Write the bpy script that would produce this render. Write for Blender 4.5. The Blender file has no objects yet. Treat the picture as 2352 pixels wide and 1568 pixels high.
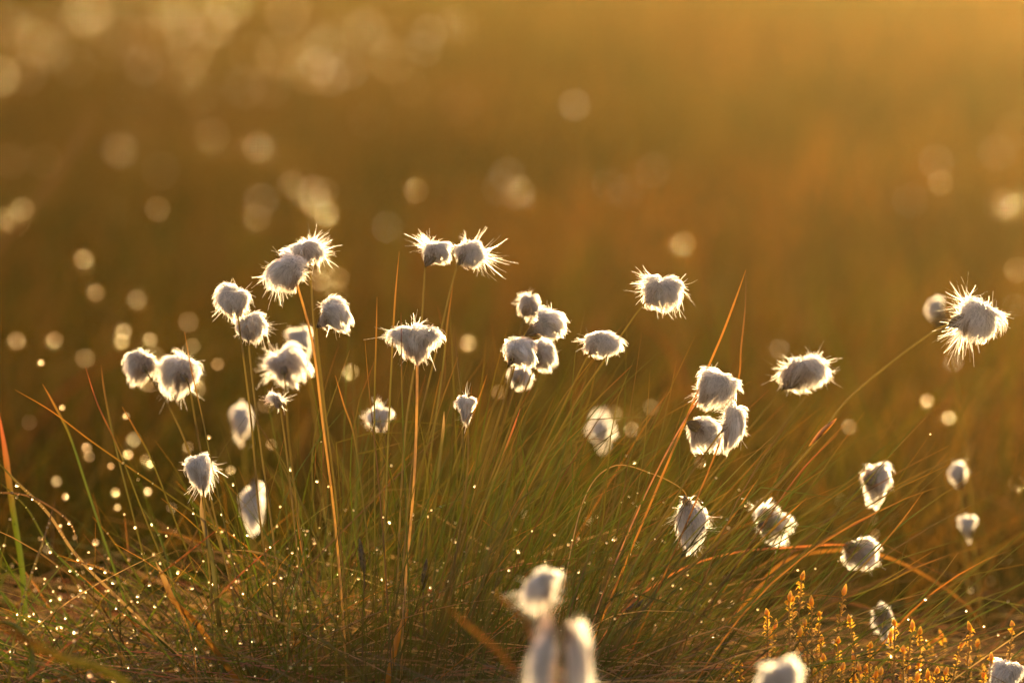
import bpy, math
import numpy as np
from mathutils import Vector, Matrix

rng = np.random.default_rng(11)
R = math.radians
sc = bpy.context.scene
col = sc.collection

# ------------------------------------------------------------------ camera
CH, PITCH, FOC, DIST = 0.53, 5.3, 200.0, 3.3
cam_d = bpy.data.cameras.new('camera')
cam = bpy.data.objects.new('camera', cam_d)
col.objects.link(cam)
cam.location = (0, 0, CH)
cam.rotation_euler = (R(90 - PITCH), 0, 0)
cam_d.lens = FOC
cam_d.sensor_width = 36.0
cam_d.clip_start = 0.05
cam_d.clip_end = 5000
cam_d.dof.use_dof = True
cam_d.dof.focus_distance = DIST
cam_d.dof.aperture_fstop = 4.9
sc.camera = cam
cp, sp = math.cos(R(PITCH)), math.sin(R(PITCH))
DINF = 160.0


def at(X, Y, d=0.0):
    """world point seen at picture position X, Y (2352 wide) at depth DIST + d"""
    D = DIST + d
    u = (X - 1176.0) / 2352.0 * 36.0 / FOC * D
    v = -(Y - 784.0) / 2352.0 * 36.0 / FOC * D
    return np.array([u, D * cp + v * sp, CH - D * sp + v * cp])


PX = 36.0 / FOC * DIST / 2352.0        # metres per picture pixel on the focus plane


def ground_z(x, y):
    x = np.asarray(x, float); y = np.asarray(y, float)
    h = 0.012 * np.sin(x * 3.1 + y * 1.7) + 0.010 * np.sin(x * 7.3 - y * 2.9 + 1.0)
    hum = 0.035 * np.exp(-((x + 0.02) ** 2 / 0.05 + (y - 3.36) ** 2 / 0.03))
    far = np.clip((y - 5) / 6, 0, 1)
    return -0.02 + hum + h * (0.5 + 1.2 * far)


# ------------------------------------------------------------------ helpers
def tag(o, label=None, cat=None, group=None, kind=None):
    if label: o['label'] = label
    if cat: o['category'] = cat
    if group: o['group'] = group
    o['kind'] = kind or 'thing'
    return o


def empty(name, loc):
    o = bpy.data.objects.new(name, None)
    o.empty_display_size = 0.01
    col.objects.link(o)
    o.location = loc
    return o


def make_mesh(name, V, F, colours=None, smooth=True, mats=(), midx=None):
    V = np.asarray(V, np.float32)
    me = bpy.data.meshes.new(name)
    me.vertices.add(len(V))
    me.vertices.foreach_set('co', V.ravel())
    loops, starts, n = [], [], 0
    for f in F:
        if len(f) == 0: continue
        f = np.asarray(f, np.int32)
        loops.append(f.ravel())
        starts.append(n + np.arange(len(f)) * f.shape[1])
        n += f.size
    loops = np.concatenate(loops); starts = np.concatenate(starts)
    me.loops.add(len(loops))
    me.polygons.add(len(starts))
    me.polygons.foreach_set('loop_start', starts.astype(np.int32))
    me.loops.foreach_set('vertex_index', loops.astype(np.int32))
    me.update(calc_edges=True)
    me.polygons.foreach_set('use_smooth', np.full(len(starts), smooth))
    if colours is not None:
        a = me.color_attributes.new('tint', 'FLOAT_COLOR', 'POINT')
        c = np.ones((len(V), 4), np.float32); c[:, :3] = colours
        a.data.foreach_set('color', c.ravel())
    for m in mats: me.materials.append(m)
    if midx is not None:
        me.polygons.foreach_set('material_index', np.asarray(midx, np.int32))
    me.validate()
    return me


def obj(name, me, parent=None, loc=(0, 0, 0)):
    o = bpy.data.objects.new(name, me)
    col.objects.link(o)
    o.location = loc
    if parent is not None: o.parent = parent
    return o


def unit(a):
    return a / np.maximum(np.linalg.norm(a, axis=-1, keepdims=True), 1e-9)


class Bag:
    """collects geometry for one mesh"""
    def __init__(s):
        s.V, s.F3, s.F4, s.C, s.n = [], [], [], [], 0

    def add(s, V, F, C=None):
        V = np.asarray(V, float).reshape(-1, 3)
        F = np.asarray(F)
        (s.F3 if F.shape[1] == 3 else s.F4).append(F + s.n)
        s.V.append(V)
        if C is None: C = np.ones((len(V), 3))
        s.C.append(np.broadcast_to(C, (len(V), 3)))
        s.n += len(V)

    def ribbons(s, P, W, side, fold=0.0, C=None):
        """P (N,K,3) centre lines, W (N,K) widths, side (N,K,3) or (N,3); fold makes a channelled leaf"""
        N, K = P.shape[:2]
        T = unit(np.gradient(P, axis=1))
        if side.ndim == 2: side = np.repeat(side[:, None], K, 1)
        S = unit(np.cross(T, side)); Nn = np.cross(T, S)
        h = (W / 2)[..., None]
        if fold:
            rows = [P - S * h, P + Nn * h * fold, P + S * h]
        else:
            rows = [P - S * h, P + S * h]
        m = len(rows)
        V = np.stack(rows, 2).reshape(-1, 3)
        base = (np.arange(N)[:, None] * K + np.arange(K - 1)[None]).ravel() * m
        F = []
        for j in range(m - 1):
            F.append(np.stack([base + j, base + j + 1, base + m + j + 1, base + m + j], 1))
        if C is not None: C = np.repeat(C.reshape(N * K, 1, 3), m, 1).reshape(-1, 3)
        s.add(V, np.concatenate(F), C)

    def tube(s, P, r, m=7, C=None):
        """one closed tube along P (K,3) with radii r (K,)"""
        P = np.asarray(P, float); K = len(P)
        T = unit(np.gradient(P, axis=0))
        ref = np.array([0.3, 1.0, 0.1])
        S = unit(np.cross(T, ref)); Nn = np.cross(S, T)
        a = np.arange(m) * 2 * math.pi / m
        r = np.broadcast_to(r, (K,))
        V = (P[:, None] + (S[:, None] * np.cos(a)[None, :, None] + Nn[:, None] * np.sin(a)[None, :, None]) * r[:, None, None])
        i, j = np.meshgrid(np.arange(K - 1), np.arange(m), indexing='ij')
        F = np.stack([i * m + j, i * m + (j + 1) % m, (i + 1) * m + (j + 1) % m, (i + 1) * m + j], -1).reshape(-1, 4)
        if C is not None: C = np.repeat(np.broadcast_to(C, (K, 3)), m, 0)
        n0 = s.n
        s.add(V.reshape(-1, 3), F, C)
        caps = []
        for j in range(1, m - 1):
            caps.append([n0, n0 + j + 1, n0 + j])
            e = n0 + (K - 1) * m
            caps.append([e, e + j, e + j + 1])
        s.F3.append(np.array(caps))

    def build(s, name, mat, smooth=True, colours=True):
        F = []
        if s.F4: F.append(np.concatenate(s.F4))
        if s.F3: F.append(np.concatenate(s.F3))
        return make_mesh(name, np.concatenate(s.V), F, np.concatenate(s.C) if colours else None, smooth, (mat,))


def uvsphere(nu=14, nv=9):
    th = np.linspace(0, math.pi, nv + 1); ph = np.arange(nu) * 2 * math.pi / nu
    V = [[0, 0, 1]]
    for t in th[1:-1]:
        for p in ph: V.append([math.sin(t) * math.cos(p), math.sin(t) * math.sin(p), math.cos(t)])
    V.append([0, 0, -1]); V = np.array(V, float)
    F3, F4 = [], []
    for j in range(nu):
        F3.append([0, 1 + j, 1 + (j + 1) % nu])
        b = 1 + (nv - 2) * nu
        F3.append([len(V) - 1, b + (j + 1) % nu, b + j])
    for i in range(nv - 2):
        for j in range(nu):
            a = 1 + i * nu
            F4.append([a + j, a + nu + j, a + nu + (j + 1) % nu, a + (j + 1) % nu])
    return V, np.array(F3), np.array(F4)


def spline(pts, n):
    """smooth curve through control points (Catmull-Rom) resampled to n points"""
    P = np.asarray(pts, float)
    if len(P) == 2: return P[0] + (P[1] - P[0]) * np.linspace(0, 1, n)[:, None]
    P = np.vstack([2 * P[0] - P[1], P, 2 * P[-1] - P[-2]])
    m = len(P) - 3
    u = np.linspace(0, m, n); i = np.minimum(u.astype(int), m - 1); t = (u - i)[:, None]
    a, b, c, d = P[i], P[i + 1], P[i + 2], P[i + 3]
    return 0.5 * (2 * b + (c - a) * t + (2 * a - 5 * b + 4 * c - d) * t ** 2 + (3 * b - a - 3 * c + d) * t ** 3)


# ------------------------------------------------------------------ materials
def new_mat(name):
    m = bpy.data.materials.new(name); m.use_nodes = True
    nt = m.node_tree
    for n in list(nt.nodes): nt.nodes.remove(n)
    out = nt.nodes.new('ShaderNodeOutputMaterial')
    return m, nt, out


def leaf_mat(name, trans=0.5, gloss=0.08, rough=0.35, noise=0.25, scale=60.0, fallback=None):
    """thin plant tissue: diffuse + translucent with a waxy sheen, colour from the 'tint' attribute"""
    m, nt, out = new_mat(name)
    N, L = nt.nodes.new, nt.links.new
    at_ = N('ShaderNodeAttribute'); at_.attribute_name = 'tint'
    tc = N('ShaderNodeTexCoord'); no = N('ShaderNodeTexNoise'); no.inputs['Scale'].default_value = scale
    L(tc.outputs['Object'], no.inputs['Vector'])
    mr = N('ShaderNodeMapRange'); mr.inputs[3].default_value = 1 - noise; mr.inputs[4].default_value = 1 + noise
    L(no.outputs['Fac'], mr.inputs[0])
    mx = N('ShaderNodeVectorMath'); mx.operation = 'SCALE'
    L(at_.outputs['Color'], mx.inputs[0]); L(mr.outputs[0], mx.inputs['Scale'])
    d = N('ShaderNodeBsdfDiffuse'); t = N('ShaderNodeBsdfTranslucent')
    L(mx.outputs[0], d.inputs['Color']); L(mx.outputs[0], t.inputs['Color'])
    m1 = N('ShaderNodeMixShader'); m1.inputs[0].default_value = trans
    L(d.outputs[0], m1.inputs[1]); L(t.outputs[0], m1.inputs[2])
    g = N('ShaderNodeBsdfGlossy'); g.inputs['Roughness'].default_value = rough
    g.inputs['Color'].default_value = (0.9, 0.9, 0.85, 1)
    m2 = N('ShaderNodeMixShader'); m2.inputs[0].default_value = gloss
    L(m1.outputs[0], m2.inputs[1]); L(g.outputs[0], m2.inputs[2])
    L(m2.outputs[0], out.inputs['Surface'])
    return m


M_blade = leaf_mat('green_blade', 0.5, 0.018, 0.25)
M_dry = leaf_mat('dry_blade', 0.5, 0.05, 0.3, noise=0.5, scale=220)
M_stem = leaf_mat('stem_skin', 0.15, 0.02, 0.5)
M_far = leaf_mat('meadow_blade', 0.42, 0.0, 0.5)
M_core = leaf_mat('cotton_packed', 0.1, 0.0, 0.5, noise=0.25, scale=700)
M_cotton = leaf_mat('cotton_hair', 0.62, 0.0, 0.5, noise=0.06, scale=300)
nt = M_cotton.node_tree
rfr = nt.nodes.new('ShaderNodeBsdfRefraction'); rfr.inputs['IOR'].default_value = 1.45; rfr.inputs['Roughness'].default_value = 0.75
mfr = nt.nodes.new('ShaderNodeMixShader'); mfr.inputs[0].default_value = 0.3
outn = [q for q in nt.nodes if q.type == 'OUTPUT_MATERIAL'][0]; srcs = outn.inputs['Surface'].links[0].from_socket
nt.links.new(srcs, mfr.inputs[1]); nt.links.new(rfr.outputs[0], mfr.inputs[2]); nt.links.new(mfr.outputs[0], outn.inputs['Surface'])
M_bract = leaf_mat('papery_bract', 0.25, 0.06, 0.45, noise=0.4, scale=500)
M_moss = leaf_mat('moss_shoot', 0.65, 0.06, 0.35, noise=0.25, scale=400)

M_dew, nt, out = new_mat('dew_water')
rf = nt.nodes.new('ShaderNodeBsdfRefraction'); rf.inputs['IOR'].default_value = 1.2
rf.inputs['Roughness'].default_value = 0.3; rf.inputs['Color'].default_value = (1, 0.95, 0.8, 1)
gl = nt.nodes.new('ShaderNodeBsdfGlossy'); gl.inputs['Roughness'].default_value = 0.08
mxs = nt.nodes.new('ShaderNodeMixShader'); mxs.inputs[0].default_value = 0.05
nt.links.new(rf.outputs[0], mxs.inputs[1]); nt.links.new(gl.outputs[0], mxs.inputs[2])
nt.links.new(mxs.outputs[0], out.inputs['Surface'])

M_ground, nt, out = new_mat('bog_soil')
N, L = nt.nodes.new, nt.links.new
tc = N('ShaderNodeTexCoord')
n1 = N('ShaderNodeTexNoise'); n1.inputs['Scale'].default_value = 1.3; n1.inputs['Detail'].default_value = 6
n2 = N('ShaderNodeTexNoise'); n2.inputs['Scale'].default_value = 55; n2.inputs['Detail'].default_value = 8
L(tc.outputs['Object'], n1.inputs['Vector']); L(tc.outputs['Object'], n2.inputs['Vector'])
cr = N('ShaderNodeValToRGB')
e = cr.color_ramp.elements
e[0].position = 0.3; e[0].color = (0.013, 0.016, 0.002, 1)
e[1].position = 0.72; e[1].color = (0.045, 0.026, 0.005, 1)
k = cr.color_ramp.elements.new(0.5); k.color = (0.029, 0.022, 0.004, 1)
L(n1.outputs['Fac'], cr.inputs[0])
mr = N('ShaderNodeMapRange'); mr.inputs[1].default_value = 0.3; mr.inputs[2].default_value = 0.7
mr.inputs[3].default_value = 0.5; mr.inputs[4].default_value = 1.4
L(n2.outputs['Fac'], mr.inputs[0])
vm = N('ShaderNodeVectorMath'); vm.operation = 'SCALE'
L(cr.outputs['Color'], vm.inputs[0]); L(mr.outputs[0], vm.inputs['Scale'])
bs = N('ShaderNodeBsdfDiffuse')
L(vm.outputs[0], bs.inputs['Color'])
bp = N('ShaderNodeBump'); bp.inputs['Strength'].default_value = 0.6; bp.inputs['Distance'].default_value = 0.01
L(n2.outputs['Fac'], bp.inputs['Height']); L(bp.outputs[0], bs.inputs['Normal'])
L(bs.outputs[0], out.inputs['Surface'])

# ------------------------------------------------------------------ ground (one sheet to the horizon)
xs = np.concatenate([-np.geomspace(150, 1.2, 20), np.linspace(-1, 1, 61), np.geomspace(1.2, 150, 20)])
ys = np.concatenate([[-30, -12, -5, -1, 0.5, 1.5], np.linspace(2.2, 5.0, 85), np.geomspace(5.1, 300, 50)])
gx, gy = np.meshgrid(xs, ys, indexing='ij')
V = np.stack([gx, gy, ground_z(gx, gy)], -1).reshape(-1, 3)
ny = len(ys); i, j = np.meshgrid(np.arange(len(xs) - 1), np.arange(ny - 1), indexing='ij')
F = np.stack([i * ny + j, (i + 1) * ny + j, (i + 1) * ny + j + 1, i * ny + j + 1], -1).reshape(-1, 4)
tag(obj('ground', make_mesh('ground', V, [F], mats=(M_ground,))), kind='structure')

# ------------------------------------------------------------------ grass masses
GREEN = np.array([0.034, 0.046, 0.0025]); OLIVE = np.array([0.054, 0.045, 0.0045]); ORANGE = np.array([0.30, 0.115, 0.012])
STRAW = np.array([0.32, 0.19, 0.06]); BROWN = np.array([0.052, 0.025, 0.008]); RED = np.array([0.30, 0.07, 0.02])


def lerp(a, b, t): return a + (b - a) * t


def blade_lines(base, lean_x, lean_y, length, bend, K, curl=0.0):
    """base (N,3); lean angles (rad) of the blade's chord; bend adds droop along it"""
    n = len(base)
    t = np.linspace(0, 1, K)[None, :, None]
    dx, dy = np.tan(lean_x), np.tan(lean_y)
    D = unit(np.stack([dx, dy, np.ones(n)], -1))
    side = unit(np.stack([D[:, 0], D[:, 1], np.zeros(n)], -1))
    up = np.zeros((n, 3)); up[:, 2] = 1
    Lg = length[:, None, None]
    P = base[:, None] + D[:, None] * Lg * t
    # start more upright, finish more bent
    P += (side * bend[:, None])[:, None] * Lg * (t ** 2 - t) - up[:, None] * 0
    P[:, :, 2] -= (np.abs(bend)[:, None] * length[:, None] * (t[..., 0] ** 3) * 0.35)
    kn = rng.random(n) < 0.13                       # some blades are snapped over
    tk = rng.uniform(0.45, 0.85, n); sg = rng.choice([-1, 1], n)
    ex = np.clip(t[..., 0] - tk[:, None], 0, None) * length[:, None] * kn[:, None]
    P[:, :, 0] += ex * (sg * rng.uniform(0.3, 1.0, n))[:, None]
    P[:, :, 2] -= ex * rng.uniform(0.7, 1.6, n)[:, None]
    if curl:
        ph = rng.uniform(0, 6.28, (n, 1)); a = rng.normal(0, curl, (n, 1)) * length[:, None]
        w = np.sin(t[..., 0] * math.pi * rng.uniform(0.8, 2.0, (n, 1)) + ph) - np.sin(ph)
        P[:, :, 0] += a * w * t[..., 0]
        P[:, :, 2] += np.abs(a) * 0.3 * np.cos(t[..., 0] * 4 + ph) * t[..., 0]
    return P


def blade_colours(n, K, roots, mids, tips, tipstart=0.72):
    t = np.linspace(0, 1, K)[None, :, None]
    a = lerp(roots[:, None], mids[:, None], np.clip(t / 0.25, 0, 1))
    return lerp(a, tips[:, None], np.clip((t - tipstart) / (1 - tipstart), 0, 1))


def grow(bag, base, lx, ly, length, width, bend, K, mids, tips, roots=None, curl=0.0, tipstart=0.75, fold=0.5, tw=0.5):
    n = len(base)
    P = blade_lines(base, lx, ly, length, bend, K, curl)
    t = np.linspace(0, 1, K)[None]
    W = width[:, None] * (0.9 - 0.15 * t) * np.clip((1 - t) / 0.25, 0.06, 1) ** 0.8
    ang = rng.uniform(-1.1, 1.1, n)
    side = np.stack([np.sin(ang), np.cos(ang), np.zeros(n)], -1)      # blade faces roughly fore and aft
    if roots is None: roots = mids * 0.8
    bag.ribbons(P, W, side, fold, blade_colours(n, K, roots, mids, tips, tipstart))
    return P


def pick(n, choices, probs, jit=0.25):
    c = np.array(choices)[rng.choice(len(choices), n, p=probs)]
    return c * rng.uniform(1 - jit, 1 + jit, (n, 1)) * rng.uniform(0.92, 1.08, (n, 3))


# the main tussock fan
DROP_SPOTS = []
bag = Bag()
n = 1200
x0 = rng.normal(-0.02, 0.085, n); y0 = DIST + 0.03 + rng.normal(0, 0.07, n)
base = np.stack([x0, y0, ground_z(x0, y0) - 0.004], -1)
u = (x0 + 0.02) / 0.085
lx = R(14) + u * R(15) + rng.normal(0, R(9), n)
far_r = rng.random(n) < 0.28
lx = np.where(far_r, R(38) + rng.normal(0, R(13), n), lx)
lx = np.clip(lx, R(-35), R(72))
ly = rng.normal(0, R(9), n)
ln = 0.07 + 0.19 * rng.random(n) ** 1.3
ln *= np.where(lx < R(-5), 0.75, 1)
mids = pick(n, [GREEN, OLIVE, OLIVE * 0.7, BROWN * 1.2, ORANGE * 0.7], [0.50, 0.29, 0.11, 0.08, 0.02])
tips = pick(n, [ORANGE * 0.8, RED * 0.8, OLIVE, STRAW * 0.6], [0.3, 0.12, 0.46, 0.12])
P = grow(bag, base, lx, ly, ln, rng.uniform(0.0005, 0.0012, n), rng.normal(0.18, 0.16, n), 10, mids, tips, BROWN * rng.uniform(0.8, 1.3, (n, 1)), curl=0.045, tipstart=0.84)
DROP_SPOTS.append(P[:, 3:].reshape(-1, 3))
tag(obj('tussock_grass', bag.build('tussock_grass', M_blade)), 'fine green and rust tipped grass fanning out of the tussock', 'grass', kind='stuff')

# the left clump with crossing greener blades
bag = Bag()
n = 650
x0 = rng.uniform(-0.38, -0.10, n); y0 = DIST + rng.normal(0.02, 0.10, n)
base = np.stack([x0, y0, ground_z(x0, y0) - 0.004], -1)
lx = np.where(rng.random(n) < 0.6, rng.normal(R(-38), R(16), n), rng.normal(R(18), R(22), n))
ly = rng.normal(0, R(14), n)
ln = 0.05 + 0.13 * rng.random(n) ** 1.4
mids = pick(n, [GREEN * 1.3, OLIVE, BROWN, ORANGE * 0.7], [0.62, 0.2, 0.13, 0.05])
tips = pick(n, [ORANGE, OLIVE, STRAW * 0.6], [0.35, 0.4, 0.25])
P = grow(bag, base, lx, ly, ln, rng.uniform(0.0007, 0.0017, n), rng.normal(0.35, 0.2, n), 10, mids, tips, curl=0.03)
DROP_SPOTS.append(P[:, 2:].reshape(-1, 3)); DROP_SPOTS.append(P[:, 2:].reshape(-1, 3))
tag(obj('left_edge_grass', bag.build('left_edge_grass', M_blade)), 'wet crossing green blades left of the tussock', 'grass', kind='stuff')
bpy.data.objects['left_edge_grass'].name = 'wet_grass'

# low blades at the right of the tussock
bag = Bag()
n = 170
x0 = rng.uniform(0.02, 0.38, n); y0 = DIST + rng.normal(0.06, 0.10, n)
base = np.stack([x0, y0, ground_z(x0, y0) - 0.004], -1)
lx = rng.normal(R(42), R(22), n); ly = rng.normal(0, R(12), n)
ln = rng.uniform(0.04, 0.12, n)
mids = pick(n, [GREEN, OLIVE, BROWN * 1.3, ORANGE * 0.6], [0.25, 0.3, 0.3, 0.15])
tips = pick(n, [ORANGE, OLIVE, STRAW * 0.6], [0.5, 0.25, 0.25])
P = grow(bag, base, lx, ly, ln, rng.uniform(0.0006, 0.0012, n), rng.normal(0.3, 0.2, n), 9, mids, tips, curl=0.03)
DROP_SPOTS.append(P[:, 3:].reshape(-1, 3)[::2])
tag(obj('low_grass', bag.build('low_grass', M_blade)), 'low russet and olive grass right of the tussock', 'grass', kind='stuff')

# thatch: dead curled stems lying at the foot of everything
bag = Bag()
n = 3800
x0 = rng.uniform(-0.42, 0.42, n); y0 = rng.uniform(3.0, 3.65, n)
base = np.stack([x0, y0, ground_z(x0, y0) + rng.uniform(-0.003, 0.045, n) * np.where(x0 > 0.1, 0.4, 1)], -1)
lx = rng.choice([-1, 1], n) * rng.uniform(R(55), R(100), n); ly = rng.normal(0, R(50), n)
ln = rng.uniform(0.04, 0.16, n)
mids = pick(n, [BROWN * 1.2, BROWN * 3, STRAW * 0.8, GREEN * 0.9, RED * 0.6], [0.25, 0.25, 0.26, 0.12, 0.12])
P = grow(bag, base, lx, ly, ln, rng.uniform(0.0004, 0.001, n), rng.normal(0.3, 0.3, n), 9, mids, mids * 1.1, curl=0.09)
DROP_SPOTS.append(P[:, 1:].reshape(-1, 3)[::3])
tag(obj('dead_grass', bag.build('dead_grass', M_dry)), 'tangled brown dead grass lying at the foot of the tussock', 'grass', kind='stuff')

# soft green young grass close to the lens side
bag = Bag()
n = 90
x0 = rng.normal(-0.145, 0.035, n); y0 = rng.uniform(2.78, 3.0, n)
base = np.stack([x0, y0, ground_z(x0, y0) - 0.003], -1)
mids = pick(n, [np.array([0.09, 0.2, 0.012]), OLIVE], [0.75, 0.25])
grow(bag, base, rng.normal(0, R(22), n), rng.normal(0, R(10), n), rng.uniform(0.05, 0.10, n), rng.uniform(0.0012, 0.0022, n), rng.normal(0.2, 0.2, n), 8, mids, mids * 1.2)
tag(obj('young_grass', bag.build('young_grass', M_blade)), 'soft bright green grass near the bottom edge left of centre', 'grass', kind='stuff')


def patch(x, y):
    """smooth colour patches over the meadow: 0 green .. 1 russet"""
    return 0.45 + 0.35 * np.sin(x * 2.3 + y * 0.9 + 1) + 0.3 * np.sin(x * 4.1 - y * 1.7) + 0.2 * np.sin(y * 2.9 + x)


# meadow behind, out of focus
bag = Bag()
n = 24000
y0 = 3.75 + (15 - 3.75) * rng.random(n) ** 1.45
x0 = rng.uniform(-1, 1, n) * (0.12 * y0 + 0.25)
ang = x0 / y0
base = np.stack([x0, y0, ground_z(x0, y0) - 0.005], -1)
keep = rng.random(n) < 0.35 + 0.65 * (0.5 + 0.5 * np.sin(x0 * 9 + y0 * 5) * np.sin(y0 * 7 - x0 * 3))
base, x0, y0, ang = base[keep], x0[keep], y0[keep], ang[keep]
n = len(base)
p = np.clip(patch(x0, y0) + ang * 3.0 + rng.normal(0, 0.15, n), 0, 1)[:, None]
lo = pick(n, [GREEN, OLIVE, OLIVE * 1.3], [0.5, 0.3, 0.2]); hi = pick(n, [BROWN * 1.3, ORANGE * 0.7, STRAW * 0.4], [0.5, 0.38, 0.12])
mids = lerp(lo, hi, p) * 0.72 * rng.uniform(0.4, 2.0, (n, 1)) * lerp(0.3, 1.15, np.clip(0.5 + ang * 5, 0, 1))[:, None] * (0.7 + 0.5 * np.sin(x0 * 5 + 2 * np.sin(y0 * 2.1)))[:, None] * np.array([1.15, 1, 0.8])  # tint also darkens towards the left: the fall-off of light is painted in
tips = pick(n, [ORANGE, OLIVE * 1.3, STRAW], [0.3, 0.6, 0.1]) * 0.5
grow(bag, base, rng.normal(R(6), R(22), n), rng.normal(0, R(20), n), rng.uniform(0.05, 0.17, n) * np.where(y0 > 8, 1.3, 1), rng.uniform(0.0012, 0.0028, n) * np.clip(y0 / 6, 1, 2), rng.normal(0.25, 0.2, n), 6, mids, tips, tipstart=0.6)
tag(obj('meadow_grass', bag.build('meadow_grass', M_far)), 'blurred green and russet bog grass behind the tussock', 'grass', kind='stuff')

bag = Bag()
n = 1900
y0 = 4.1 + 2.4 * rng.random(n) ** 1.2
x0 = rng.uniform(-1, 1, n) * (0.12 * y0 + 0.2)
base = np.stack([x0, y0, ground_z(x0, y0) - 0.005], -1)
keep = rng.random(n) < np.clip(0.5 + 0.6 * np.sin(x0 * 14 + y0 * 3) * np.sin(y0 * 4 - x0 * 6), 0.1, 1)
base, x0, y0 = base[keep], x0[keep], y0[keep]; n = len(base)
mids = pick(n, [BROWN * 2, ORANGE * 0.5, GREEN * 1.4, OLIVE * 1.2, RED * 0.4], [0.30, 0.14, 0.28, 0.18, 0.10]) * rng.uniform(0.3, 1.2, (n, 1)) * lerp(0.6, 1.1, np.clip(0.5 + 5 * x0 / y0, 0, 1))[:, None]  # side-to-side light gradient painted into the colour, dimmer on the left
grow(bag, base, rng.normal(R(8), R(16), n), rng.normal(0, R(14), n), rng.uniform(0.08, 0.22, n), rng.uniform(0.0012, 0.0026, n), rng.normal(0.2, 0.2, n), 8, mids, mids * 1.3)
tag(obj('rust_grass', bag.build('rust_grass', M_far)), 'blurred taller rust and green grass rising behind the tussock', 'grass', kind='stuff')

bag = Bag()
n = 9000
y0 = 14 + (75 - 14) * rng.random(n) ** 1.5
x0 = rng.uniform(-1, 1, n) * (0.13 * y0 + 0.5)
base = np.stack([x0, y0, ground_z(x0, y0) - 0.01], -1)
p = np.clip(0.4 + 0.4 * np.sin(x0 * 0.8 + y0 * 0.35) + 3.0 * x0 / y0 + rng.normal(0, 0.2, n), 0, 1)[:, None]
mids = lerp(pick(n, [OLIVE, GREEN * 1.3], [0.6, 0.4]), pick(n, [STRAW * 0.5, ORANGE * 0.5], [0.5, 0.5]), p) * lerp(0.3, 0.75, np.clip(0.5 + 6 * x0 / y0, 0, 1))[:, None]  # brighter to the sunward right, dimmer left: light gradient baked into the tint
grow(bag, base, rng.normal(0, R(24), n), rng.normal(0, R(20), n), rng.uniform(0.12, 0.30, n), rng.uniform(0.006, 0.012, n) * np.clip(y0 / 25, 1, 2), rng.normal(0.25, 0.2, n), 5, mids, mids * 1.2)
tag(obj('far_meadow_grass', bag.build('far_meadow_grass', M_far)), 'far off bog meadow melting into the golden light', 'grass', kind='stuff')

# ------------------------------------------------------------------ cotton grass
COT = np.array([0.96, 0.925, 0.89])


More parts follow.
